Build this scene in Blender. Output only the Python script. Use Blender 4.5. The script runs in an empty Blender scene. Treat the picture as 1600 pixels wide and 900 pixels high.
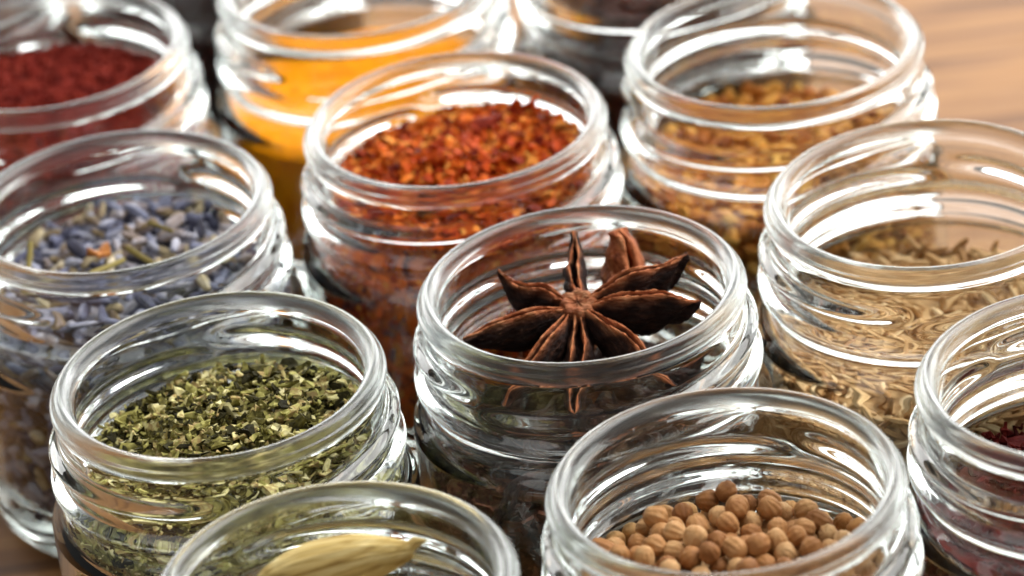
import bpy, math, random
import numpy as np
from mathutils import Matrix, Vector, Euler

# ------------------------------------------------------------------ camera, light, exposure
S = bpy.context.scene
COL = S.collection
D = 0.07                      # outer diameter of a jar's lip, metres
LIP = 1.06                    # height of the lip above the table, in D
PITCH, ROLL = 0.5241, -0.1125
Y0 = 10.14

cam_d = bpy.data.cameras.new('camera')
cam = bpy.data.objects.new('camera', cam_d)
COL.objects.link(cam)
fw = Vector((0, math.cos(PITCH), -math.sin(PITCH)))
rt = Vector((1, 0, 0)); up = rt.cross(fw)
c_, s_ = math.cos(ROLL), math.sin(ROLL)
r2 = c_ * rt + s_ * up; u2 = -s_ * rt + c_ * up
M = Matrix((r2, u2, -fw)).transposed().to_4x4()
M.translation = Vector((0, -Y0 * D, (5.8948 + LIP) * D))
cam.matrix_world = M
cam_d.sensor_width = 36.0
cam_d.lens = 36.0 * 6093.3 / 1600
cam_d.clip_start = 0.05; cam_d.clip_end = 50
cam_d.dof.use_dof = True
cam_d.dof.focus_distance = 11.45 * D
cam_d.dof.aperture_fstop = 11.0
cam_d.dof.aperture_blades = 8
S.camera = cam

w = bpy.data.worlds.new('World'); S.world = w; w.use_nodes = True
w.node_tree.nodes['Background'].inputs[0].default_value = (1.0, 0.985, 0.96, 1)
w.node_tree.nodes['Background'].inputs[1].default_value = 0.15

def area(name, loc, target, sx, sy, radiance, color=(1, 1, 1)):
    l = bpy.data.lights.new(name, 'AREA'); l.shape = 'RECTANGLE'
    l.size, l.size_y = sx, sy
    l.energy = radiance * math.pi * sx * sy
    l.color = color
    o = bpy.data.objects.new(name, l); COL.objects.link(o)
    o.location = loc
    o.rotation_euler = (Vector(target) - Vector(loc)).to_track_quat('-Z', 'Y').to_euler()
    return o
area('window_light', (0.1, 1.6, 0.55), (0, 0, 0.05), 4.4, 0.85, 5.2, (1.0, 0.995, 0.985))
area('softbox_light', (0.72, 0.28, 0.95), (0, 0.02, 0.05), 1.0, 1.0, 6.0, (1.0, 0.98, 0.95))
area('fill_light', (-0.75, -0.55, 1.0), (0, 0.05, 0.05), 0.6, 0.6, 1.4, (1.0, 0.99, 0.97))

S.view_settings.view_transform = 'Standard'
S.view_settings.look = 'None'
S.view_settings.exposure = 0.38
S.view_settings.gamma = 1.0
S.render.engine = 'CYCLES'
cy = S.cycles
cy.max_bounces = 28; cy.transmission_bounces = 26; cy.glossy_bounces = 12
cy.diffuse_bounces = 3; cy.transparent_max_bounces = 16
cy.caustics_refractive = True; cy.caustics_reflective = True
cy.blur_glossy = 0.3
cy.sample_clamp_indirect = 12.0
cy.use_denoising = True
try:
    cy.denoiser = 'OPENIMAGEDENOISE'
    cy.denoising_input_passes = 'RGB_ALBEDO_NORMAL'
    cy.denoising_prefilter = 'ACCURATE'
except Exception:
    pass

rng = np.random.default_rng(7)
random.seed(7)

# ------------------------------------------------------------------ helpers
def tag(o, label=None, cat=None, group=None, kind=None):
    if label: o['label'] = label
    if cat: o['category'] = cat
    if group: o['group'] = group
    if kind: o['kind'] = kind
    return o

def link(name, me, mat=None, parent=None, loc=None):
    o = bpy.data.objects.new(name, me); COL.objects.link(o)
    if mat and not me.materials: me.materials.append(mat)
    if parent: o.parent = parent
    if loc is not None: o.location = loc
    return o

def mesh(name, V, F, smooth=True, attrs=None):
    me = bpy.data.meshes.new(name)
    me.from_pydata([tuple(v) for v in V], [], [tuple(int(i) for i in f) for f in F])
    if smooth: me.polygons.foreach_set('use_smooth', [True] * len(me.polygons))
    for k, a in (attrs or {}).items():
        at = me.attributes.new(k, 'FLOAT', 'POINT')
        at.data.foreach_set('value', np.asarray(a, dtype=np.float32))
    me.update()
    return me

class NT:
    def __init__(s, name):
        s.m = bpy.data.materials.new(name); s.m.use_nodes = True
        s.t = s.m.node_tree; s.t.nodes.clear()
        s.out = s.n('ShaderNodeOutputMaterial')
    def n(s, t, **k):
        nd = s.t.nodes.new(t)
        for a, b in k.items(): setattr(nd, a, b)
        return nd
    def l(s, a, b): s.t.links.new(a, b)

def ramp(t, fac, stops):
    r = t.n('ShaderNodeValToRGB')
    e = r.color_ramp.elements
    while len(e) < len(stops): e.new(0.5)
    for i, (p, c) in enumerate(stops):
        e[i].position = p; e[i].color = (*c, 1)
    t.l(fac, r.inputs[0])
    return r.outputs[0]

def organic(name, stops, src='object', noise=700., mix=0.45, rough=0.6, bump=0.4, bscale=1800., stretch=(1, 1, 1), spec=0.12, transl=0.0):
    """a dried plant material whose colour varies from piece to piece and over each piece"""
    t = NT(name)
    tc = t.n('ShaderNodeTexCoord')
    mp = t.n('ShaderNodeMapping'); mp.inputs['Scale'].default_value = stretch
    t.l(tc.outputs['Object'], mp.inputs[0])
    nz = t.n('ShaderNodeTexNoise'); nz.inputs['Scale'].default_value = noise; nz.inputs['Detail'].default_value = 4
    t.l(mp.outputs[0], nz.inputs['Vector'])
    mr = t.n('ShaderNodeMapRange'); mr.inputs[1].default_value = 0.3; mr.inputs[2].default_value = 0.7
    t.l(nz.outputs[0], mr.inputs[0])
    if src == 'none':
        fac = mr.outputs[0]
    else:
        if src == 'object':
            rn = t.n('ShaderNodeObjectInfo').outputs['Random']
        else:
            rn = t.n('ShaderNodeNewGeometry').outputs['Random Per Island']
        mx = t.n('ShaderNodeMix'); mx.data_type = 'FLOAT'; mx.inputs[0].default_value = mix
        t.l(rn, mx.inputs[2]); t.l(mr.outputs[0], mx.inputs[3])
        fac = mx.outputs[0]
    colr = ramp(t, fac, stops)
    p = t.n('ShaderNodeBsdfPrincipled')
    t.l(colr, p.inputs['Base Color'])
    p.inputs['Roughness'].default_value = rough
    p.inputs['Specular IOR Level'].default_value = spec
    b2 = t.n('ShaderNodeTexNoise'); b2.inputs['Scale'].default_value = bscale; b2.inputs['Detail'].default_value = 3
    t.l(mp.outputs[0], b2.inputs['Vector'])
    bp = t.n('ShaderNodeBump'); bp.inputs['Strength'].default_value = bump; bp.inputs['Distance'].default_value = 0.0004
    t.l(b2.outputs[0], bp.inputs['Height']); t.l(bp.outputs[0], p.inputs['Normal'])
    t.l(p.outputs[0], t.out.inputs[0])
    return t.m

# ------------------------------------------------------------------ table
def table_mat():
    t = NT('table_wood')
    tc = t.n('ShaderNodeTexCoord')
    mp = t.n('ShaderNodeMapping'); mp.inputs['Rotation'].default_value = (0, 0, math.radians(-50)); mp.inputs['Scale'].default_value = (9, 130, 30)
    t.l(tc.outputs['Object'], mp.inputs[0])
    n1 = t.n('ShaderNodeTexNoise'); n1.inputs['Scale'].default_value = 1.0; n1.inputs['Detail'].default_value = 6; n1.inputs['Distortion'].default_value = 0.6
    t.l(mp.outputs[0], n1.inputs['Vector'])
    c = ramp(t, n1.outputs[0], [(0.25, (0.075, 0.028, 0.007)), (0.42, (0.19, 0.080, 0.022)), (0.58, (0.32, 0.152, 0.047)), (0.75, (0.21, 0.090, 0.024))])
    n2 = t.n('ShaderNodeTexNoise'); n2.inputs['Scale'].default_value = 5.0; n2.inputs['Detail'].default_value = 5
    t.l(mp.outputs[0], n2.inputs['Vector'])
    p = t.n('ShaderNodeBsdfPrincipled')
    t.l(c, p.inputs['Base Color'])
    mr = t.n('ShaderNodeMapRange'); mr.inputs[3].default_value = 0.5; mr.inputs[4].default_value = 0.7
    p.inputs['Specular IOR Level'].default_value = 0.28
    t.l(n2.outputs[0], mr.inputs[0]); t.l(mr.outputs[0], p.inputs['Roughness'])
    bp = t.n('ShaderNodeBump'); bp.inputs['Strength'].default_value = 0.25; bp.inputs['Distance'].default_value = 0.0006
    t.l(n2.outputs[0], bp.inputs['Height']); t.l(bp.outputs[0], p.inputs['Normal'])
    t.l(p.outputs[0], t.out.inputs[0])
    return t.m

def box(name, x0, x1, y0, y1, z0, z1):
    V = [(x, y, z) for z in (z0, z1) for y in (y0, y1) for x in (x0, x1)]
    F = [(0, 2, 3, 1), (4, 5, 7, 6), (0, 1, 5, 4), (2, 6, 7, 3), (0, 4, 6, 2), (1, 3, 7, 5)]
    return mesh(name, V, F, smooth=False)
tb = link('table', box('table', -0.9, 0.9, -0.75, 0.85, -0.035, 0.0), table_mat())
tag(tb, 'brown wooden tabletop with streaky grain under all the jars', 'table', kind='structure')

# ------------------------------------------------------------------ glass jar
def glass_mat(name='clear_glass', rough=0.0):
    t = NT(name)
    g = t.n('ShaderNodeBsdfGlass'); g.inputs['IOR'].default_value = 1.5; g.inputs['Roughness'].default_value = rough
    g.inputs['Color'].default_value = (0.975, 0.988, 0.984, 1)
    tc = t.n('ShaderNodeTexCoord')
    nz = t.n('ShaderNodeTexNoise'); nz.inputs['Scale'].default_value = 90; nz.inputs['Detail'].default_value = 2
    t.l(tc.outputs['Object'], nz.inputs['Vector'])
    bp = t.n('ShaderNodeBump'); bp.inputs['Strength'].default_value = 0.025; bp.inputs['Distance'].default_value = 0.0004
    t.l(nz.outputs[0], bp.inputs['Height']); t.l(bp.outputs[0], g.inputs['Normal'])
    t.l(g.outputs[0], t.out.inputs[0])
    return t.m
GLASS = glass_mat()
RIM_GLASS = glass_mat('satin_rim_glass', 0.26)

def sm(a, b, x):
    x = np.clip((x - a) / (b - a), 0, 1); return x * x * (3 - 2 * x)

def r_out(z):
    """outer radius below the lip (without the thread), z in D below the lip plane"""
    r = 0.489 + 0.012 * sm(-0.16, -0.22, z)
    r += 0.031 * np.exp(-np.abs((z + 0.248) / 0.030) ** 2.6)
    r += 0.052 * sm(-0.305, -0.41, z)
    r -= 0.07 * np.clip((-LIP + 0.075 - z) / 0.075, 0, 1) ** 2.2
    return r

def r_in(z):
    r = 0.440 + 0.0 * z
    r = r + 0.072 * sm(-0.27, -0.39, z)
    r = r - 0.09 * np.clip((-LIP + 0.225 - z) / 0.10, 0, 1) ** 2.2
    return r

def thread(z, az):
    """two half-turn ridges, right-handed, broken front and back"""
    b = np.zeros_like(z + az)
    for k in (0, 1):
        s = np.mod(az - math.radians(84 + 180 * k), 2 * math.pi) / math.radians(186)
        zc = -0.180 + 0.055 * s
        tap = sm(0, 0.12, s) * sm(1.0, 0.88, s)
        b = np.maximum(b, np.where(s <= 1, 0.036 * tap * np.exp(-np.abs((z - zc) / 0.023) ** 2.3), 0))
    return b

def spline(pts, n):
    P = np.array(pts, float); P = np.vstack([2 * P[0] - P[1], P, 2 * P[-1] - P[-2]])
    out = []
    for i in range(1, len(P) - 2):
        for t in np.arange(n) / n:
            a, b, c, d = P[i - 1:i + 3]
            out.append(.5 * (2 * b + (c - a) * t + (2 * a - 5 * b + 4 * c - d) * t * t + (3 * b - a - 3 * c + d) * t ** 3))
    out.append(P[-2]); return np.array(out)

NTH = 160
def jar_meshes():
    zb = -LIP
    # profile from the inside bottom, up the inner wall, over the lip, down the outer wall, to the outer bottom
    a = [(r, zb + 0.125 - 0.012 * (1 - (r / 0.42) ** 2)) for r in np.linspace(0.0008, 0.42, 8)]
    zi = np.concatenate([np.linspace(zb + 0.132, zb + 0.225, 8), np.linspace(zb + 0.25, -0.46, 8), np.linspace(-0.44, -0.25, 12), np.linspace(-0.22, -0.05, 6)])
    b = [(float(r_in(np.array(z))), z) for z in zi]
    lip = spline([(0.437, -0.03), (0.434, -0.008), (0.441, 0.014), (0.455, 0.027), (0.470, 0.029), (0.482, 0.021), (0.4885, 0.009),
                  (0.4915, 0.003), (0.4985, -0.003), (0.5000, -0.014), (0.4965, -0.027), (0.4895, -0.042)], 4)
    zo = np.concatenate([np.linspace(-0.06, -0.45, 80), np.linspace(-0.48, zb + 0.09, 8), np.linspace(zb + 0.075, zb + 0.004, 10)])
    c = [(float(r_out(np.array(z))), z) for z in zo]
    d = [(r, zb + 0.004 + 0.02 * (1 - (r / 0.455) ** 4)) for r in np.linspace(0.455, 0.0008, 12)]
    d[0] = (0.455, zb + 0.0)
    P = np.array(a + b + [tuple(q) for q in lip] + c + d)
    n1 = len(a); n2 = n1 + len(b); n3 = n2 + len(lip); n4 = n3 + len(c); n5 = len(P)
    az = np.linspace(0, 2 * np.pi, NTH, endpoint=False)
    R = np.repeat(P[:, :1], NTH, 1); Z = np.repeat(P[:, 1:], NTH, 1)
    R[n3:n4] += thread(Z[n3:n4], az[None, :])
    X = R * np.cos(az); Y = R * np.sin(az)
    G = np.stack([X, Y, Z], -1)
    du = np.gradient(G, axis=0)
    dv = np.roll(G, -1, 1) - np.roll(G, 1, 1)
    N = np.cross(dv, du); N /= np.linalg.norm(N, axis=-1, keepdims=True) + 1e-12
    # orientation: outward from the glass; on the outer wall that is +radial
    i = n3 + 3
    if (N[i] * np.stack([np.cos(az), np.sin(az), 0 * az], -1)).sum(-1).mean() < 0: N = -N; flip = True
    else: flip = False
    N[0] = (0, 0, 1); N[-1] = (0, 0, -1)
    G = G.copy(); G[..., 2] += LIP; G *= D
    # row ranges of each part (rows shared at the seams)
    split_in = int(n1 + np.searchsorted(zi, -0.33)); split_out = int(n3 + np.searchsorted(-zo, 0.345))
    parts = {'rim': [(n2 + 4, n2 + 41)], 'neck': [(split_in, n2 + 4), (n2 + 41, split_out)], 'body': [(0, split_in), (split_out, n5 - 1)]}
    out = {}
    for nm, rs in parts.items():
        V, F, NN, off = [], [], [], 0
        for r0, r1 in rs:
            g = G[r0:r1 + 1].reshape(-1, 3); V.append(g); NN.append(N[r0:r1 + 1].reshape(-1, 3))
            k = r1 - r0 + 1
            for ii in range(k - 1):
                for j in range(NTH):
                    j2 = (j + 1) % NTH
                    q = (off + ii * NTH + j, off + ii * NTH + j2, off + (ii + 1) * NTH + j2, off + (ii + 1) * NTH + j)
                    F.append(q)
            off += k * NTH
        V = np.vstack(V); NN = np.vstack(NN)
        f = F[len(F) // 2]
        fn = np.cross(V[f[1]] - V[f[0]], V[f[2]] - V[f[0]])
        if fn @ NN[f[0]] < 0: F = [q[::-1] for q in F]
        if nm == 'body':
            lastrow = len(V) - NTH
            cap1 = list(range(NTH)); cap2 = [lastrow + j for j in range(NTH)]
            if G[0, 0, 2] >= 0: F.append(cap1)           # inside bottom faces up
            F.append(cap2[::-1])
        me = mesh('jar_' + nm, V, F)
        me.normals_split_custom_set_from_vertices([tuple(q) for q in NN])
        out[nm] = me
    return out
JM = jar_meshes()

POS = {'paprika': (-1.5111, 12.1591), 'turmeric': (-0.4205, 12.4487), 'clove': (0.6666, 12.6464), 'fenugreek': (0.954, 11.5798),
       'chilli': (-0.1252, 11.2928), 'lavender': (-1.2253, 10.9901), 'anise': (0.2058, 10.1385), 'cumin': (1.2944, 10.4531),
       'herb': (-0.8915, 9.8476), 'coriander': (0.5226, 8.98), 'sumac': (1.598, 9.319), 'cardamom': (-0.5645, 8.711), 'pepper': (-0.95, 13.45), 'allspice': (-2.05, 13.2)}
def jp(k): x, y = POS[k]; return Vector((x * D, (y - Y0) * D, 0))

JARS = [('paprika', -4, 'open glass jar of dark red powder, in the far corner behind the lavender jar'),
        ('turmeric', 150, 'open glass jar full of bright orange powder, behind the jar of red flakes'),
        ('clove', 60, 'open glass jar of dark purplish brown spice, cut off at the top beside golden seeds'),
        ('fenugreek', 100, 'open glass jar of golden brown seeds, beside the bare patch of tan table'),
        ('chilli', 15, 'open glass jar heaped with orange-red chilli flakes, directly behind the star anise jar'),
        ('lavender', -20, 'open glass jar of blue lavender buds, behind the dried green herb jar'),
        ('anise', -42, 'open glass jar with a large brown star anise lying in its mouth'),
        ('cumin', -12, 'open glass jar of thin tan cumin seeds filled only to below its neck'),
        ('herb', 6, 'open glass jar of crumbled dried green herb leaves'),
        ('coriander', -28, 'open glass jar of round tan coriander seeds, in front of the star anise jar'),
        ('sumac', 30, 'open glass jar of deep crimson flakes, cut off by the picture edge near cumin seeds'),
        ('allspice', 20, 'open glass jar of dark red brown spice, seen only through the dark red powder jar'),
        ('pepper', 0, 'open glass jar of near-black spice glimpsed in the gap between the red and orange powders'),
        ('cardamom', 40, 'open glass jar holding pale straw coloured cardamom pods, in front of the green herb jar')]
for k, rot, lab in JARS:
    e = bpy.data.objects.new('glass_jar', None); COL.objects.link(e)
    e.empty_display_size = 0.01
    e.location = jp(k); e.rotation_euler = (0, 0, math.radians(rot))
    tag(e, lab, 'jar', 'open glass spice jars on the table')
    for nm in ('rim', 'neck', 'body'):
        link(nm, JM[nm], RIM_GLASS if nm == 'rim' else GLASS, e)

# ------------------------------------------------------------------ fills
def noise2(x, y, seed, f):
    r = np.random.default_rng(seed); s = 0
    for i in range(7):
        a, b, ph = r.normal(0, f, 3); s = s + np.sin(a * x + b * y + ph * 3)
    return s / 4

def top_fn(level, mound, tilt=(0, 0), amp=0.008, seed=1, f=14):
    """height (in D, below the lip plane) of a heap's surface at x, y (D, from the jar's axis)"""
    def h(x, y):
        rr = np.sqrt(x * x + y * y)
        return level + mound * np.cos(np.clip(rr / 0.47, 0, 1) * np.pi / 2) ** 1.2 + tilt[0] * x + tilt[1] * y + amp * noise2(x, y, seed, f)
    return h

def core(name, h, inset, mat, key, drop=0.0, nth=96, rough=0.0):
    """closed heap that fills the jar below h, kept inset from the glass"""
    az = np.linspace(0, 2 * np.pi, nth, endpoint=False)
    rows = []
    zb = -LIP + 0.14
    rings = np.linspace(0.004, 1, 26)
    for q in rings:
        # ring on the top surface, out to the wall
        R = np.full(nth, 0.44)
        for _ in range(4):
            z = h(q * R * np.cos(az), q * R * np.sin(az)) - drop
            R = r_in(z) - inset
        rows.append(np.stack([q * R * np.cos(az), q * R * np.sin(az), z], -1))
    ztop = rows[-1][:, 2]
    for t in np.linspace(0, 1, 34)[1:]:
        z = ztop + (zb - ztop) * t
        R = np.maximum(r_in(z) - inset, 0.02)
        if rough: R = R - rough * np.abs(noise2(az * 9, z * 60, 5, 1.0))
        rows.append(np.stack([R * np.cos(az), R * np.sin(az), z], -1))
    V = np.vstack(rows); F = []
    k = len(rows)
    for i in range(k - 1):
        for j in range(nth):
            j2 = (j + 1) % nth
            F.append((i * nth + j, (i + 1) * nth + j, (i + 1) * nth + j2, i * nth + j2))
    F.append(list(range(nth))); F.append([(k - 1) * nth + j for j in range(nth)][::-1])
    V = V.copy(); V[:, 2] += LIP
    return V * D, F

def wclamp(V, key=None, m=0.004):
    """keep vertices (metres, jar axis at origin) off the glass"""
    V = V.copy()
    z = V[:, 2] / D - LIP
    R = np.hypot(V[:, 0], V[:, 1]) / D
    lim = r_in(z) - m
    s = np.where(R > lim, lim / np.maximum(R, 1e-6), 1.0)
    V[:, 0] *= s; V[:, 1] *= s
    V[:, 2] = np.maximum(V[:, 2], (0.14) * D)
    return V

def flakes(n_top, n_side, h, size, aspect, curl, zlo, key_seed, layers=0.03, flat=0.6, depth=0.02, azr=(0, 360)):
    """many irregular bent flakes lying over a heap and against the glass round it"""
    r = np.random.default_rng(key_seed)
    K = 7
    n = n_top + n_side
    q = np.sqrt(r.random(n_top)); a = r.random(n_top) * 2 * np.pi
    x = q * 0.43 * np.cos(a); y = q * 0.43 * np.sin(a)
    z = h(x, y) + (r.random(n_top) - 0.45) * layers
    az = np.radians(azr[0] + (azr[1] - azr[0]) * r.random(n_side))
    zt = h(0.42 * np.cos(az), 0.42 * np.sin(az))
    zs = zt + (zlo - zt) * r.random(n_side)
    Rs = r_in(zs) - 0.008 - depth * r.random(n_side)
    C = np.concatenate([np.stack([x, y, z], -1), np.stack([Rs * np.cos(az), Rs * np.sin(az), zs], -1)])
    # frames
    nrm = np.concatenate([np.tile([0, 0, 1.0], (n_top, 1)), np.stack([np.cos(az), np.sin(az), 0 * az], -1)])
    nrm = nrm + r.normal(0, flat, (n, 3)); nrm /= np.linalg.norm(nrm, axis=1, keepdims=True)
    t = r.normal(0, 1, (n, 3)); t -= (t * nrm).sum(1, keepdims=True) * nrm; t /= np.linalg.norm(t, axis=1, keepdims=True)
    b = np.cross(nrm, t)
    sz = size * np.exp(r.normal(0, 0.38, n)); asp = aspect * np.exp(r.normal(0, 0.25, n))
    ang = np.linspace(0, 2 * np.pi, K, endpoint=False)[None, :] + r.uniform(-.35, .35, (n, K))
    rad = sz[:, None] * r.uniform(0.65, 1.1, (n, K))
    u = rad * np.cos(ang); v = rad * np.sin(ang) * asp[:, None]
    w_ = curl * np.clip((u * u - v * v * 1.5) / sz[:, None] * r.normal(0, 1, (n, 1)), -0.8 * sz[:, None], 0.8 * sz[:, None]) + r.normal(0, 0.06, (n, K)) * sz[:, None]
    top = C[:, None, :] + u[..., None] * t[:, None, :] + v[..., None] * b[:, None, :] + w_[..., None] * nrm[:, None, :]
    th = (0.10 * sz)[:, None, None] * nrm[:, None, :]
    cen = C[:, None, :] + (r.normal(0, .1, n) * sz)[:, None, None] * nrm[:, None, :]
    P = np.concatenate([top + th, cen + th * 1.5, top - th, cen - th], 1)    # K + 1 + K + 1
    m = 2 * K + 2
    F0 = []
    for i in range(K):
        j = (i + 1) % K
        F0.append((i, j, K)); F0.append((K + 1 + j, K + 1 + i, 2 * K + 1))
        F0.append((j, i, K + 1 + i)); F0.append((j, K + 1 + i, K + 1 + j))
    F = (np.array(F0)[None] + (np.arange(n) * m)[:, None, None]).reshape(-1, 3)
    V = P.reshape(-1, 3).copy(); V[:, 2] += LIP; V *= D
    return wclamp(V), F

def join(*VF):
    V, F, off = [], [], 0
    for v, f in VF:
        V.append(np.asarray(v)); F += [tuple(int(i) + off for i in q) for q in f]; off += len(v)
    return np.vstack(V), F

# powders -----------------------------------------------------------
def powder_mat(name, c1, c2, c3, sc=260):
    t = NT(name)
    tc = t.n('ShaderNodeTexCoord')
    nz = t.n('ShaderNodeTexNoise'); nz.inputs['Scale'].default_value = sc; nz.inputs['Detail'].default_value = 8; nz.inputs['Roughness'].default_value = 0.65
    t.l(tc.outputs['Object'], nz.inputs['Vector'])
    c = ramp(t, nz.outputs[0], [(0.32, c1), (0.5, c2), (0.68, c3)])
    p = t.n('ShaderNodeBsdfPrincipled'); p.inputs['Roughness'].default_value = 0.95; p.inputs['Specular IOR Level'].default_value = 0.1
    t.l(c, p.inputs['Base Color'])
    n2 = t.n('ShaderNodeTexNoise'); n2.inputs['Scale'].default_value = sc * 2.2; n2.inputs['Detail'].default_value = 5
    t.l(tc.outputs['Object'], n2.inputs['Vector'])
    bp = t.n('ShaderNodeBump'); bp.inputs['Strength'].default_value = 0.9; bp.inputs['Distance'].default_value = 0.0012
    t.l(n2.outputs[0], bp.inputs['Height']); t.l(bp.outputs[0], p.inputs['Normal'])
    t.l(p.outputs[0], t.out.inputs[0])
    return t.m

hpa = top_fn(-0.205, 0.05, (-0.05, 0.05), 0.012, 3, 18)
V, F = join(core('paprika_powder', hpa, 0.004, None, 'paprika', nth=128), flakes(2600, 0, hpa, 0.010, 0.8, 0.5, -0.9, 61, 0.02, 0.9))
o = link('ground_paprika', mesh('ground_paprika', V, F), powder_mat('paprika', (0.075, 0.006, 0.004), (0.17, 0.016, 0.010), (0.30, 0.042, 0.024)), loc=jp('paprika'))
tag(o, 'dark red ground powder filling the far corner jar', 'spice powder', kind='stuff')
V, F = core('turmeric_powder', top_fn(-0.43, 0.03, (0, 0), 0.010, 4, 14), 0.004, None, 'turmeric', nth=128)
o = link('ground_turmeric', mesh('ground_turmeric', V, F), powder_mat('turmeric', (0.78, 0.22, 0.002), (0.94, 0.325, 0.002), (0.98, 0.41, 0.006), 160), loc=jp('turmeric'))
tag(o, 'bright orange yellow ground powder in the jar behind the red flakes', 'spice powder', kind='stuff')

# flakes ------------------------------------------------------------
hch = top_fn(-0.195, 0.085, (0.05, 0.03), 0.012, 11, 16)
chm = organic('chilli_flakes', [(0.0, (0.05, 0.004, 0.002)), (0.22, (0.20, 0.014, 0.002)), (0.45, (0.50, 0.062, 0.004)), (0.72, (0.70, 0.16, 0.010)), (1.0, (0.82, 0.42, 0.09))],
              'island', 500, 0.22, 0.6, 0.3, 1500, spec=0.12)
V, F = join(core('c', hch, 0.022, None, 'chilli', 0.02, rough=0.01), flakes(1300, 2600, hch, 0.0185, 0.62, 0.6, -0.85, 21, 0.045, 0.6), flakes(120, 120, hch, 0.028, 0.7, 0.7, -0.6, 28, 0.04, 0.4))
o = link('chilli_flakes', mesh('chilli_flakes', V, F, smooth=False), chm, loc=jp('chilli'))
tag(o, 'heap of coarse orange-red chilli flakes and pale seeds in its jar', 'chilli flakes', kind='stuff')

hhb = top_fn(-0.25, 0.085, (0.07, 0.05), 0.014, 12, 16)
hbm = organic('dried_herb', [(0.0, (0.010, 0.008, 0.003)), (0.25, (0.032, 0.028, 0.008)), (0.38, (0.12, 0.104, 0.026)), (0.48, (0.29, 0.26, 0.070)), (0.60, (0.49, 0.46, 0.15)), (0.70, (0.36, 0.24, 0.10)), (0.78, (0.66, 0.60, 0.26)), (1.0, (0.88, 0.81, 0.50))],
              'island', 600, 0.22, 0.7, 0.4, 1600, spec=0.1)
V, F = join(core('c', hhb, 0.03, None, 'herb', 0.055, rough=0.01), flakes(2300, 4600, hhb, 0.0165, 0.50, 0.45, -0.9, 22, 0.065, 0.45), flakes(350, 300, hhb, 0.024, 0.14, 0.5, -0.9, 29, 0.04, 0.4), flakes(240, 180, hhb, 0.029, 0.62, 0.4, -0.6, 27, 0.035, 0.35))
o = link('dried_herb', mesh('dried_herb', V, F, smooth=False), hbm, loc=jp('herb'))
tag(o, 'heap of crumbled dried green herb leaves in its jar', 'dried herb', kind='stuff')

hsu = top_fn(-0.43, 0.03, (0.0, -0.03), 0.012, 13, 16)
sum_ = organic('crimson_flakes', [(0.0, (0.02, 0.002, 0.0015)), (0.5, (0.065, 0.004, 0.003)), (1.0, (0.17, 0.016, 0.010))], 'island', 500, 0.35, 0.8, 0.3, 1500)
V, F = join(core('c', hsu, 0.03, None, 'sumac', 0.02, rough=0.01), flakes(1000, 4200, hsu, 0.019, 0.4, 0.7, -0.9, 23, 0.05, 0.5))
o = link('crimson_flakes', mesh('crimson_flakes', V, F, smooth=False), sum_, loc=jp('sumac'))
tag(o, 'deep crimson dried flakes in the jar cut off by the picture edge', 'dried flakes', kind='stuff')

hcl = top_fn(-0.22, 0.05, (0, 0), 0.012, 14, 16)
clm = organic('dark_spice', [(0.0, (0.015, 0.006, 0.005)), (0.6, (0.045, 0.017, 0.014)), (0.92, (0.12, 0.05, 0.042)), (1.0, (0.26, 0.13, 0.12))], 'island', 500, 0.35, 0.6, 0.3, 1500)
V, F = join(core('c', hcl, 0.02, None, 'clove', 0.02, rough=0.01), flakes(800, 1500, hcl, 0.022, 0.6, 0.6, -0.9, 24, 0.04, 0.6))
o = link('dark_dried_spice', mesh('dark_dried_spice', V, F, smooth=False), clm, loc=jp('clove'))
tag(o, 'dark purplish brown dried spice in the partly hidden far jar', 'dried spice', kind='stuff')

hpe = top_fn(-0.2, 0.05, (0, 0), 0.012, 15, 16)
pem = organic('black_spice', [(0.0, (0.012, 0.006, 0.005)), (0.6, (0.035, 0.015, 0.013)), (1.0, (0.09, 0.04, 0.035))], 'island', 500, 0.35, 0.6, 0.3, 1500)
V, F = join(core('c', hpe, 0.02, None, 'pepper', 0.02, rough=0.01), flakes(600, 1500, hpe, 0.022, 0.7, 0.5, -0.9, 25, 0.04, 0.6))
o = link('black_dried_spice', mesh('black_dried_spice', V, F, smooth=False), pem, loc=jp('pepper'))
tag(o, 'near-black dried spice in the hindmost jar behind the red and orange powders', 'dried spice', kind='stuff')

hal = top_fn(-0.15, 0.05, (0, 0), 0.012, 16, 16)
alm = organic('red_brown_spice', [(0.0, (0.05, 0.010, 0.006)), (0.6, (0.15, 0.035, 0.020)), (1.0, (0.30, 0.09, 0.05))], 'island', 500, 0.35, 0.7, 0.3, 1500)
V, F = join(core('c', hal, 0.02, None, 'allspice', 0.02, rough=0.01), flakes(600, 1500, hal, 0.022, 0.7, 0.5, -0.9, 26, 0.04, 0.6))
o = link('red_brown_spice', mesh('red_brown_spice', V, F, smooth=False), alm, loc=jp('allspice'))
tag(o, 'dark red brown dried spice seen only through the red powder jar', 'dried spice', kind='stuff')

# seeds -------------------------------------------------------------
def deposit(n, R, rad, h, seed, tries=26, spread=1.0):
    """pieces dropped one by one onto the heap h (all in D)"""
    r = np.random.default_rng(seed); P = np.zeros((0, 3))
    for _ in range(n):
        q = np.sqrt(r.random(tries)) * (R - rad) * spread; a = r.random(tries) * 2 * np.pi
        x, y = q * np.cos(a), q * np.sin(a)
        z = h(x, y) + rad * 0.4
        if len(P):
            d2 = (x[:, None] - P[None, :, 0]) ** 2 + (y[:, None] - P[None, :, 1]) ** 2
            g = 4 * rad * rad - d2
            zz = np.where(g > 0, P[None, :, 2] + np.sqrt(np.maximum(g, 0)), -9).max(1)
            z = np.maximum(z, zz)
        i = np.argmin(z - 0.5 * h(x, y) * 0 - h(x, y))
        P = np.vstack([P, [x[i], y[i], z[i]]])
    return P

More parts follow.
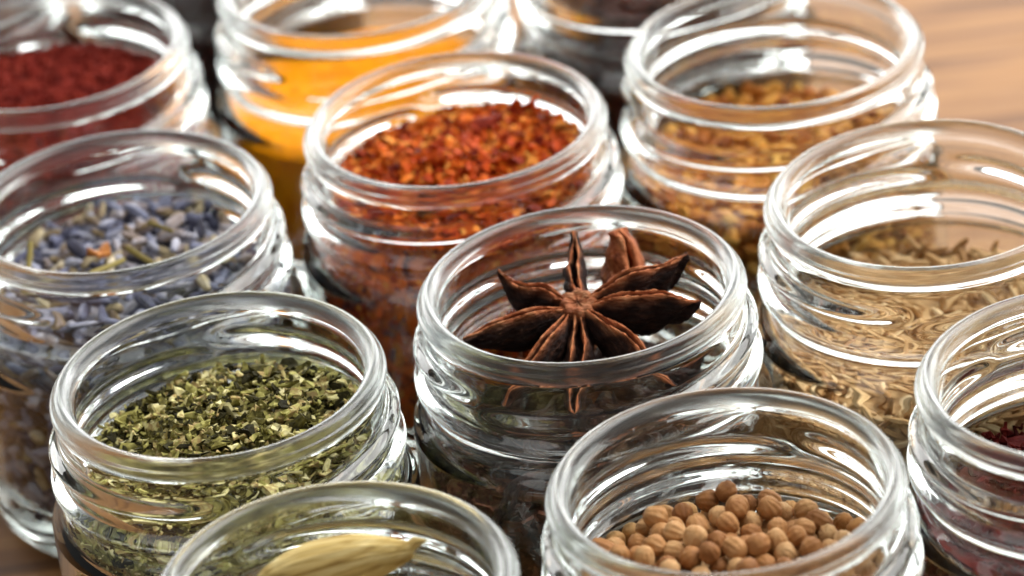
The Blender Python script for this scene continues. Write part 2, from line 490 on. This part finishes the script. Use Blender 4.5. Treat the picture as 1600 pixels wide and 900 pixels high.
def wall_points(n, zlo, h, inset, azr, seed, dmin):
    """spread-out points against the glass (D)"""
    r = np.random.default_rng(seed); P = []
    for _ in range(n * 60):
        az = math.radians(r.uniform(*azr))
        zt = float(h(np.array(0.42 * math.cos(az)), np.array(0.42 * math.sin(az)))) - dmin * .4
        z = zt + (zlo - zt) * r.random()
        R = float(r_in(np.array(z))) - inset
        p = np.array([R * math.cos(az), R * math.sin(az), z])
        if all(((p - q) ** 2).sum() > dmin * dmin for q in P): P.append(p)
        if len(P) >= n: break
    return np.array(P)

def seed_mesh(name, L, W, ribs, ribamp, bend, taper, seed, nu=18, nv=24, lump=0.05, tip=0.0, flat=1.0):
    """ribbed seed along local x: length L, width W (D)"""
    r = np.random.default_rng(seed)
    u = np.linspace(0, np.pi, nu); v = np.linspace(0, 2 * np.pi, nv, endpoint=False)
    ph = r.uniform(0, 6, 4)
    rows = []
    for a in u:
        x = -math.cos(a) * L / 2
        pr = math.sin(a) ** taper
        rr = W / 2 * pr * (1 + ribamp * np.cos(ribs * v) + lump * np.sin(2 * v + ph[0] + 2 * a) + lump * np.sin(3 * a + ph[1]))
        yc = bend * (x / (L / 2)) ** 2 * L
        rows.append(np.stack([np.full(nv, x * (1 + tip * (a > 2.9))), rr * np.cos(v) + yc, rr * np.sin(v) * flat], -1))
    V = np.vstack(rows) * D; F = []
    for i in range(nu - 1):
        for j in range(nv):
            j2 = (j + 1) % nv
            F.append((i * nv + j, i * nv + j2, (i + 1) * nv + j2, (i + 1) * nv + j))
    return mesh(name, V, F)

def place(o0, meshes, P, key, rots, name_scale, label, cat, group):
    """individual copies of a one-mesh thing"""
    for i, p in enumerate(P):
        o = o0.copy(); o.data = meshes[i % len(meshes)]
        COL.objects.link(o)
        o.location = jp(key) + Vector((p[0], p[1], p[2] + LIP)) * D
        o.rotation_euler = rots[i]
        s = name_scale[i]; o.scale = (s, s, s)
        tag(o, label, cat, group)

def merged(meshes, P, rots, scales):
    out = []
    for i, p in enumerate(P):
        me = meshes[i % len(meshes)]
        V = np.zeros(len(me.vertices) * 3); me.vertices.foreach_get('co', V); V = V.reshape(-1, 3)
        Rm = np.array(rots[i].to_matrix())
        out.append((V * scales[i] @ Rm.T + (np.array(p) + [0, 0, LIP]) * D, [tuple(q.vertices) for q in me.polygons]))
    return out

def flat_rot(r, tilt): return Euler((r.uniform(0, 6.28), r.normal(0, tilt), r.uniform(0, 6.28)), 'XYZ')
def wall_rot(r, p, tilt):
    """long axis lying in the wall's tangent plane"""
    az = math.atan2(p[1], p[0]); a = r.normal(0, 0.7)
    t = Vector((-math.sin(az), math.cos(az), 0)) * math.cos(a) + Vector((0, 0, 1)) * math.sin(a)
    if r.random() < .5: t = -t
    t = (t + Vector(r.normal(0, tilt, 3))).normalized()
    q = t.to_track_quat('X', 'Z') @ Euler((r.uniform(0, 6.28), 0, 0)).to_quaternion()
    return q.to_euler()

def filler(n_side, n_top, zlo, h, i0, i1, seed):
    """loosely scattered points behind the outer layer of seeds (D)"""
    r = np.random.default_rng(seed)
    az = r.uniform(0, 2 * np.pi, n_side)
    zt = h(0.42 * np.cos(az), 0.42 * np.sin(az)) - 0.01
    z = zt + (zlo - zt) * r.random(n_side)
    R = r_in(z) - r.uniform(i0, i1, n_side)
    q = np.sqrt(r.random(n_top)) * 0.40; a = r.uniform(0, 2 * np.pi, n_top)
    x, y = q * np.cos(a), q * np.sin(a)
    return np.concatenate([np.stack([R * np.cos(az), R * np.sin(az), z], -1), np.stack([x, y, h(x, y) - r.uniform(0.02, 0.045, n_top)], -1)])

# coriander
hco = top_fn(-0.36, 0.07, (0.0, 0.02), 0.006, 31, 8)
com = organic('coriander_seed', [(0.0, (0.17, 0.060, 0.018)), (0.35, (0.35, 0.155, 0.052)), (0.65, (0.48, 0.25, 0.098)), (1.0, (0.64, 0.41, 0.20))], 'object', 420, 0.3, 0.62, 0.6, 1100, spec=0.2)
comi = organic('coriander_fill', [(0.0, (0.27, 0.11, 0.03)), (0.4, (0.46, 0.22, 0.075)), (1.0, (0.62, 0.38, 0.16))], 'island', 420, 0.35, 0.55, 0.35, 1500)
CS = [seed_mesh('coriander_seed', 0.067 * a, 0.064, 10, 0.042, 0, 0.62 + .03 * k, 40 + k, 18, 50, 0.05, 0.12) for k, a in enumerate((1, 1.04, .98, 1.1))]
r = np.random.default_rng(5)
P = deposit(200, 0.43, 0.031, lambda x, y: hco(x, y) - 0.03, 6)
o0 = bpy.data.objects.new('coriander_seed', CS[0])
for m_ in CS: m_.materials.append(com)
place(o0, CS, P, 'coriander', [Euler(tuple(r.uniform(0, 6.28, 3))) for _ in P], r.uniform(0.88, 1.05, len(P)),
      'round tan ribbed coriander seed in the heap of the jar before the star anise', 'seed', 'coriander seeds in the jar before the star anise')
Pw = wall_points(420, -0.88, lambda x, y: hco(x, y), 0.040, (0, 360), 8, 0.055)
V, F = join(core('c', hco, 0.06, None, 'coriander', 0.055, rough=0.02), *merged(CS, Pw, [Euler(tuple(r.uniform(0, 6.28, 3))) for _ in Pw], r.uniform(.85, 1.05, len(Pw))))
o = link('coriander_fill', mesh('coriander_fill', V, F), comi, loc=jp('coriander'))
tag(o, 'packed coriander seeds lower in the jar, under the loose top seeds', 'seeds', kind='stuff')

# fenugreek-like golden seeds
hfe = top_fn(-0.40, 0.05, (-0.03, 0.03), 0.010, 32, 10)
fst = [(0.0, (0.10, 0.020, 0.006)), (0.3, (0.34, 0.095, 0.016)), (0.6, (0.60, 0.25, 0.045)), (0.85, (0.72, 0.38, 0.08)), (1.0, (0.84, 0.55, 0.18))]
fem = organic('golden_seed', fst, 'object', 400, 0.25, 0.5, 0.3, 1500)
femi = organic('golden_fill', fst, 'island', 400, 0.25, 0.55, 0.3, 1500)
FS = [seed_mesh('golden_seed', 0.060 * a, 0.042, 3, 0.10, 0.02, 0.55, 50 + k, 12, 18, 0.10, 0, 0.8) for k, a in enumerate((1, 1.15, .9))]
for m_ in FS: m_.materials.append(fem)
P = deposit(150, 0.44, 0.026, lambda x, y: hfe(x, y) - 0.03, 16)
o0 = bpy.data.objects.new('fenugreek_seed', FS[0])
place(o0, FS, P, 'fenugreek', [flat_rot(r, 0.35) for _ in P], r.uniform(0.85, 1.25, len(P)),
      'small golden brown seed on top of the heap in its jar beside the bare table', 'seed', 'golden brown seeds on top of their heap')
Pw = wall_points(520, -0.9, hfe, 0.026, (0, 360), 18, 0.045)
fr = Pw[:, 1] < -0.05
place(o0, FS, Pw[fr][:140], 'fenugreek', [wall_rot(r, p, .3) for p in Pw[fr][:140]], r.uniform(0.85, 1.2, 140),
      'small golden brown seed pressed against the glass of its jar beside the bare table', 'seed', 'golden brown seeds against the glass')
rest = np.vstack([Pw[fr][140:], Pw[~fr], filler(500, 120, -0.9, hfe, 0.03, 0.055, 73)])
V, F = join(core('c', hfe, 0.055, None, 'fenugreek', 0.04, rough=0.015), *merged(FS, rest, [wall_rot(r, p, .3) for p in rest], r.uniform(.85, 1.2, len(rest))))
o = link('fenugreek_fill', mesh('fenugreek_fill', V, F), femi, loc=jp('fenugreek'))
tag(o, 'packed golden brown seeds filling the inside of the jar beside the bare table', 'seeds', kind='stuff')

# cumin
hcu = top_fn(-0.46, 0.04, (0.0, 0.02), 0.010, 33, 10)
cst = [(0.0, (0.19, 0.080, 0.028)), (0.3, (0.45, 0.25, 0.10)), (0.65, (0.70, 0.46, 0.225)), (1.0, (0.85, 0.66, 0.40))]
cum = organic('cumin_seed', cst, 'object', 300, 0.3, 0.6, 0.4, 1400, (0.4, 2, 2))
cumi = organic('cumin_fill', cst, 'island', 300, 0.3, 0.6, 0.4, 1400)
US = [seed_mesh('cumin_seed', 0.098 * a, 0.021, 5, 0.16, b, 0.85, 60 + k, 14, 20, 0.04, 0.06) for k, (a, b) in enumerate(((1, .06), (1.15, .1), (.9, .02), (1.05, -.05)))]
for m_ in US: m_.materials.append(cum)
P = deposit(150, 0.46, 0.020, lambda x, y: hcu(x, y) - 0.02, 26)
o0 = bpy.data.objects.new('cumin_seed', US[0])
place(o0, US, P, 'cumin', [flat_rot(r, 0.25) for _ in P], r.uniform(0.8, 1.1, len(P)),
      'thin tan cumin seed lying on top of the heap in its jar', 'seed', 'cumin seeds on top of their heap')
Pw = wall_points(700, -0.9, hcu, 0.016, (0, 360), 28, 0.033)
fr = Pw[:, 1] < -0.1
place(o0, US, Pw[fr][:150], 'cumin', [wall_rot(r, p, .15) for p in Pw[fr][:150]], r.uniform(0.85, 1.1, 150),
      'thin tan cumin seed pressed against the glass of its jar', 'seed', 'cumin seeds against the glass')
rest = np.vstack([Pw[fr][150:], Pw[~fr], filler(1500, 350, -0.9, hcu, 0.022, 0.05, 71)])
V, F = join(core('c', hcu, 0.065, None, 'cumin', 0.03, rough=0.012), *merged(US, rest, [wall_rot(r, p, .15) for p in rest], r.uniform(.85, 1.1, len(rest))))
o = link('cumin_fill', mesh('cumin_fill', V, F), cumi, loc=jp('cumin'))
tag(o, 'packed tan cumin seeds filling the inside of the jar', 'seeds', kind='stuff')

# lavender
hla = top_fn(-0.215, 0.055, (0.03, 0.02), 0.014, 34, 10)
lst = [(0.0, (0.018, 0.016, 0.016)), (0.18, (0.05, 0.048, 0.065)), (0.32, (0.125, 0.13, 0.20)), (0.45, (0.26, 0.275, 0.38)), (0.57, (0.48, 0.48, 0.55)), (0.67, (0.36, 0.30, 0.29)), (0.77, (0.17, 0.115, 0.06)), (0.89, (0.50, 0.42, 0.26)), (1.0, (0.78, 0.72, 0.60))]
lam = organic('lavender_bud', lst, 'object', 260, 0.22, 0.7, 0.4, 1400, (0.5, 1.5, 1.5))
lami = organic('lavender_fill', lst, 'island', 260, 0.22, 0.7, 0.4, 1400)
LS = [seed_mesh('lavender_bud', 0.094 * a, 0.034 * b, 8, 0.11, .03, 0.6, 70 + k, 14, 32, 0.07, 0.0) for k, (a, b) in enumerate(((1, 1), (1.15, .85), (.8, 1.1), (.95, .75)))]
for m_ in LS: m_.materials.append(lam)
P = deposit(170, 0.43, 0.026, lambda x, y: hla(x, y) - 0.03, 36)
o0 = bpy.data.objects.new('lavender_bud', LS[0])
place(o0, LS, P, 'lavender', [flat_rot(r, 0.4) for _ in P], r.uniform(0.75, 1.15, len(P)),
      'dried blue violet lavender bud on top of the heap in its jar', 'flower bud', 'lavender buds on top of their heap')
Pw = wall_points(520, -0.9, hla, 0.026, (0, 360), 38, 0.044)
fr = Pw[:, 1] < -0.1
place(o0, LS, Pw[fr][:130], 'lavender', [wall_rot(r, p, .25) for p in Pw[fr][:130]], r.uniform(0.8, 1.1, 130),
      'dried blue violet lavender bud pressed against the glass of its jar', 'flower bud', 'lavender buds against the glass')
rest = np.vstack([Pw[fr][130:], Pw[~fr], filler(500, 120, -0.9, hla, 0.03, 0.055, 72)])
V, F = join(core('c', hla, 0.055, None, 'lavender', 0.035, rough=0.015), *merged(LS, rest, [wall_rot(r, p, .25) for p in rest], r.uniform(.8, 1.1, len(rest))))
o = link('lavender_fill', mesh('lavender_fill', V, F), lami, loc=jp('lavender'))
tag(o, 'packed lavender buds filling the inside of their jar', 'flower buds', kind='stuff')
# stems and a scrap of orange petal among the buds
stm = organic('straw_twig', [(0.0, (0.16, 0.12, 0.03)), (1.0, (0.40, 0.33, 0.12))], 'object', 200, .4, .7, .4, 1200, (.3, 2, 2))
STM = seed_mesh('straw_twig', 0.15, 0.020, 4, 0.12, 0.02, 0.12, 80, 12, 12, 0.06)
STM.materials.append(stm)
o0 = bpy.data.objects.new('straw_twig', STM)
for (x, y, yaw, tilt, L, lab) in [(-0.04, -0.20, 0.75, 0.12, 1.0, 'olive straw stem lying across the lavender buds, near end of a crossed pair'),
                                  (0.07, -0.17, -0.85, 0.1, 1.05, 'olive straw stem crossing another one on the lavender buds'),
                                  (-0.30, -0.06, 1.35, -0.7, 0.9, 'brown straw stem standing up steeply at the side of the lavender'),
                                  (0.13, -0.02, 2.3, 0.05, 0.8, 'short pale stem among the lavender buds behind the crossed pair')]:
    o = o0.copy(); COL.objects.link(o)
    o.location = jp('lavender') + Vector((x, y, float(hla(np.array(x), np.array(y))) + 0.085 + LIP)) * D
    o.rotation_euler = (0, tilt, yaw); o.scale = (L, L, L)
    tag(o, lab, 'twig', 'straw twigs among the lavender')
scr = organic('petal_scrap', [(0.0, (0.26, 0.07, 0.015)), (1.0, (0.60, 0.26, 0.07))], 'none', 900)
V, F = flakes(1, 0, lambda x, y: 0 * x, 0.032, 0.5, 0.9, -1, 5, 0, 0.2)
V = V - V.mean(0)
o = link('petal_scrap', mesh('petal_scrap', V, F, smooth=False), scr, loc=jp('lavender') + Vector((-0.07, -0.1, float(hla(np.array(-.07), np.array(-.1))) + 0.075 + LIP)) * D)
tag(o, 'crumpled orange brown scrap lying on the lavender buds', 'petal')

# cardamom pods -----------------------------------------------------
cam_m = organic('cardamom_husk', [(0.0, (0.26, 0.15, 0.04)), (0.35, (0.56, 0.40, 0.14)), (0.7, (0.74, 0.59, 0.27)), (1.0, (0.84, 0.73, 0.42))], 'object', 330, 0.85, 0.8, 1.0, 500, (0.07, 2.6, 2.6))
def pod_mesh(seed, L=0.47, W=0.165):
    r = np.random.default_rng(seed); nu, nv = 26, 48
    u = np.linspace(0, 1, nu); v = np.linspace(0, 2 * np.pi, nv, endpoint=False); rows = []
    for t in u:
        pr = (math.sin(math.pi * t ** 0.85) + 1e-3) ** (0.62 if t < .5 else 0.62 + 0.75 * (t - .5)) * (1 - 0.25 * t)
        rr = W / 2 * pr * (1 + 0.10 * np.cos(3 * v) + 0.035 * np.cos(17 * v + 1.5 * t) + 0.02 * np.cos(31 * v - t) + 0.02 * np.sin(5 * v + 8 * t))
        rows.append(np.stack([np.full(nv, (t - .5) * L), rr * np.cos(v) + .03 * math.sin(3 * t), rr * np.sin(v) + .02 * (t > .9)], -1))
    V = np.vstack(rows) * D; F = []
    for i in range(nu - 1):
        for j in range(nv):
            j2 = (j + 1) % nv
            F.append((i * nv + j, i * nv + j2, (i + 1) * nv + j2, (i + 1) * nv + j))
    return mesh('cardamom_pod', V, F)
PM = [pod_mesh(90 + i) for i in range(3)]
for m_ in PM: m_.materials.append(cam_m)
o0 = bpy.data.objects.new('cardamom_pod', PM[0])
pods = [(0.01, 0.27, -0.125, 0.06, -0.10, 1.08, 'large pale straw cardamom pod on top, its pointed end raised toward the star anise jar'),
        (-0.18, -0.20, -0.42, 1.2, 0.2, 1.0, None), (0.22, -0.16, -0.45, -0.9, 0.1, 1.0, None), (0.12, 0.24, -0.40, 2.9, 0.1, .95, None), (-0.05, 0.05, -0.30, 2.6, 0.1, 1.0, None), (-0.22, 0.2, -0.55, 2.0, .1, .95, None),
        (0.0, -0.28, -0.52, 0.1, .1, 1.0, None)]
for lv in (-0.68, -0.83):
    for k in range(5):
        a = k * 1.257 + lv * 9
        pods.append((0.26 * math.cos(a), 0.26 * math.sin(a), lv, a + 1.3, 0.1, 0.95, None))
for i, (x, y, z, yaw, tilt, sc, lab) in enumerate(pods):
    o = o0.copy(); o.data = PM[i % 3]; COL.objects.link(o)
    o.location = jp('cardamom') + Vector((x, y, z + LIP)) * D
    o.rotation_euler = (0.4 * i, tilt, yaw); o.scale = (sc, sc, sc)
    tag(o, lab or 'pale straw cardamom pod lying beneath the large top one in the jar', 'cardamom pod', 'cardamom pods in the front jar')

# star anise --------------------------------------------------------
def anise_mat(name='star_anise', g=1.0, rd=1.0):
    t = NT(name)
    at = t.n('ShaderNodeAttribute', attribute_name='lip')
    tc = t.n('ShaderNodeTexCoord')
    mp = t.n('ShaderNodeMapping'); mp.inputs['Scale'].default_value = (0.5, 1.6, 1.6); t.l(tc.outputs['Object'], mp.inputs[0])
    nz = t.n('ShaderNodeTexNoise'); nz.inputs['Scale'].default_value = 420; nz.inputs['Detail'].default_value = 6; nz.inputs['Roughness'].default_value = .65
    t.l(mp.outputs[0], nz.inputs['Vector'])
    base = ramp(t, nz.outputs[0], [(0.3, (0.006, 0.002, 0.0015)), (0.5, (0.020, 0.006, 0.0035)), (0.63, (0.055, 0.020, 0.011)), (0.78, (0.18, 0.085, 0.05))])
    lipc = ramp(t, nz.outputs[0], [(0.3, (0.32, 0.080, 0.028)), (0.5, (0.60, 0.19, 0.07)), (0.7, (0.78, 0.38, 0.18))])
    if rd > 1:
        base = ramp(t, nz.outputs[0], [(0.3, (0.10, 0.015, 0.004)), (0.5, (0.33, 0.075, 0.018)), (0.7, (0.56, 0.19, 0.06))])
    mx = t.n('ShaderNodeMix'); mx.data_type = 'RGBA'
    t.l(at.outputs['Fac'], mx.inputs[0]); t.l(base, mx.inputs[6]); t.l(lipc, mx.inputs[7])
    p = t.n('ShaderNodeBsdfPrincipled'); p.inputs['Roughness'].default_value = 0.68; p.inputs['Specular IOR Level'].default_value = 0.28
    t.l(mx.outputs[2], p.inputs['Base Color'])
    n2 = t.n('ShaderNodeTexNoise'); n2.inputs['Scale'].default_value = 900; n2.inputs['Detail'].default_value = 5
    t.l(mp.outputs[0], n2.inputs['Vector'])
    bp = t.n('ShaderNodeBump'); bp.inputs['Strength'].default_value = 1.0; bp.inputs['Distance'].default_value = 0.0012
    t.l(n2.outputs[0], bp.inputs['Height']); t.l(bp.outputs[0], p.inputs['Normal'])
    t.l(p.outputs[0], t.out.inputs[0])
    return t.m
ANI = anise_mat()
ANI_RED = anise_mat('reddish_anise_pod', 1.0, 2.0)

def carpel_mesh(L, W, H, arch, tip, gap, seed, yaw_bend=0.0, blunt=0.0):
    """boat-shaped pod along +x, split along its upper edge (D)"""
    r = np.random.default_rng(seed); ph = r.uniform(0, 6, 8)
    N = 40
    # cross-section: (y/w, z/h) going round, with the open slit on top
    sec = [(0.0, -0.42, .0), (0.16, -0.30, .0), (0.22, -0.07, .25), (0.30, 0.03, 1), (0.40, 0.03, 1), (0.50, -0.06, .2), (0.74, -0.17, 0), (0.94, -0.36, 0), (1.0, -0.55, 0), (0.86, -0.76, 0), (0.52, -0.93, 0), (0.2, -1.0, 0)]
    sec = sec + [(-a, b, c) for a, b, c in reversed(sec[1:])]
    sec = [s for s in sec]
    K = len(sec); rows, lip = [], []
    for i in range(N):
        t = i / (N - 1)
        wv = W * (math.sin(math.pi * min(1, 0.06 + 0.94 * t) ** 0.8) + 1e-3) ** 0.75 * (1 + .06 * math.sin(9 * t + ph[0]))
        wv = max(wv, 0.010, blunt * W * t)
        hv = max(H * (math.sin(math.pi * min(1, 0.10 + 0.90 * t) ** 0.8) + 1e-3) ** 0.7, 0.016)
        zt = arch * math.sin(math.pi * t) ** 1.0 + tip * max(0, (t - 0.72) / 0.28) ** 2 + 0.006 * math.sin(13 * t + ph[1])
        yb = yaw_bend * t * t + 0.006 * math.sin(7 * t + ph[2])
        g = gap * math.sin(math.pi * t) ** 0.5
        for k, (a, b, c) in enumerate(sec):
            rip = 0.0060 * math.sin(23 * t + 5 * k + ph[3]) * (1 - c) + 0.004 * math.sin(47 * t + 3 * k + ph[4]) + 0.003 * math.sin(83 * t + ph[5] + 2 * k)
            y = a * wv + (math.copysign(1, a) * (g - 0.24) * wv * math.exp(-((abs(a) - .24) / .2) ** 2) if a else 0) + rip
            z = zt + b * hv + rip
            rows.append((t * L, y + yb, z)); lip.append(c)
    V = np.array(rows) * D; F = []
    for i in range(N - 1):
        for k in range(K):
            k2 = (k + 1) % K
            F.append((i * K + k, (i + 1) * K + k, (i + 1) * K + k2, i * K + k2))
    F.append(list(range(K))[::-1][::-1]); F.append([(N - 1) * K + k for k in range(K)][::-1])
    return mesh('carpel', V, F, attrs={'lip': lip})

def hub_mesh(seed):
    r = np.random.default_rng(seed); nv = 32; rows, lip = [], []
    for (rad, z) in [(0.002, 0.004), (0.022, 0.002), (0.030, 0.010), (0.040, 0.016), (0.052, 0.010), (0.060, -0.02), (0.05, -0.07), (0.03, -0.10), (0.002, -0.105)]:
        v = np.linspace(0, 2 * np.pi, nv, endpoint=False)
        rr = rad * (1 + 0.12 * np.cos(8 * v) * (rad > .03) + 0.06 * np.sin(5 * v + 1))
        rows.append(np.stack([rr * np.cos(v), rr * np.sin(v), z + 0.003 * np.sin(8 * v + 2) + r.normal(0, .0012, nv)], -1))
        lip += [0.6 if 0.02 < rad < 0.055 and z > 0 else 0.25] * nv
    V = np.vstack(rows) * D; F = []
    for i in range(8):
        for j in range(nv):
            j2 = (j + 1) % nv
            F.append((i * nv + j, (i + 1) * nv + j, (i + 1) * nv + j2, i * nv + j2))
    return mesh('hub', V, F, attrs={'lip': lip})

def sub(o, lv=1):
    m_ = o.modifiers.new('smooth', 'SUBSURF'); m_.levels = lv; m_.render_levels = lv
    return o

def star(label, spec, loc, rot):
    """spec: list of (azimuth, length, width, height, arch, tip, pitch, gap)"""
    e = bpy.data.objects.new('star_anise', None); COL.objects.link(e); e.empty_display_size = .005
    e.location = loc; e.rotation_euler = rot
    sub(link('hub', hub_mesh(1), ANI, e))
    for k, (az, L, W, H, arch, tip, pitch, gap) in enumerate(spec):
        o = sub(link('carpel', carpel_mesh(L - 0.03, W, H, arch, tip, gap, 200 + k), ANI, e))
        a = math.radians(az)
        o.location = Vector((0.03 * math.cos(a), 0.03 * math.sin(a), 0.0)) * D
        o.rotation_euler = Euler((0, -math.radians(pitch), a), 'XYZ')
    tag(e, label, 'star anise', 'star anise in the jar')
    return e

hero = [(194, .37, .033, .17, .040, .035, -4, .14), (157, .26, .033, .16, .025, .055, 8, .20), (88, .26, .036, .13, .0, .02, 8, .30), (11, .365, .034, .17, .055, .035, 8, .16),
        (-10, .375, .034, .19, .045, .030, 0, .14), (-50, .41, .034, .16, .040, .0, -12, .20), (262, .41, .044, .13, .02, .01, -20, .36), (230, .40, .033, .16, .045, .0, -12, .22)]
ja = jp('anise')
star('large dark brown star anise with eight pods, lying on top in the jar mouth', hero, ja + Vector((-0.012, 0.055, LIP - 0.075)) * D, Euler((math.radians(17), 0, 0)))
pc = sub(link('anise_pod', carpel_mesh(0.27, .080, .19, .03, .0, .13, 230, blunt=0.45), ANI_RED, None, ja + Vector((0.19, 0.20, LIP - 0.22)) * D))
pc.rotation_euler = (Matrix.Rotation(math.radians(112), 3, 'Z') @ Matrix.Rotation(math.radians(-60), 3, 'Y') @ Matrix.Rotation(math.radians(0), 3, 'X')).to_euler()
tag(pc, 'single reddish brown star anise pod standing upright behind the whole star', 'seed pod')
base = star('dark star anise buried under the large top one in the jar', [(45 * k + (k * 37 % 11) - 5, .36 + .03 * ((k * 7) % 3), .045, .15, .03, .02, 0, .2) for k in range(8)],
            ja + Vector((0.02, -0.04, LIP - 0.42)) * D, Euler((0.15 + math.pi, -0.05, 0.5)))
buried = [(-0.02, 0.03, -0.45, 3.3, .15, 1.9, 1.0)]
for k in range(4):
    a = 2.4 * k
    buried.append((0.07 * math.cos(a), 0.07 * math.sin(a) - .02, -0.48 - 0.03 * k, (math.pi if k % 3 else 0) + 0.25 * math.cos(3 * k), 0.25 * math.sin(5 * k), 0.8 * k, 1.18))
for (x, y, z, rx, ry, rz, sc) in buried:
    c = base.copy(); COL.objects.link(c)
    c.location = ja + Vector((x, y, z + LIP)) * D; c.rotation_euler = (rx, ry, rz); c.scale = (sc, sc, sc)
    for ch in base.children:
        d = ch.copy(); COL.objects.link(d); d.parent = c

hfr = top_fn(-0.50, 0.04, (0, 0), 0.015, 17, 14)
frm = organic('anise_fragments', [(0.0, (0.010, 0.004, 0.003)), (0.5, (0.045, 0.016, 0.009)), (1.0, (0.15, 0.055, 0.028))], 'island', 400, 0.4, 0.75, 0.5, 1300)
V, F = join(core('c', hfr, 0.05, None, 'anise', 0.04, rough=0.02), flakes(260, 1100, hfr, 0.040, 0.45, 0.8, -0.9, 30, 0.06, 0.6))
o = link('anise_fragments', mesh('anise_fragments', V, F, smooth=False), frm, loc=jp('anise'))
tag(o, 'dark brown broken star anise bits filling the bottom of the jar', 'broken anise', kind='stuff')
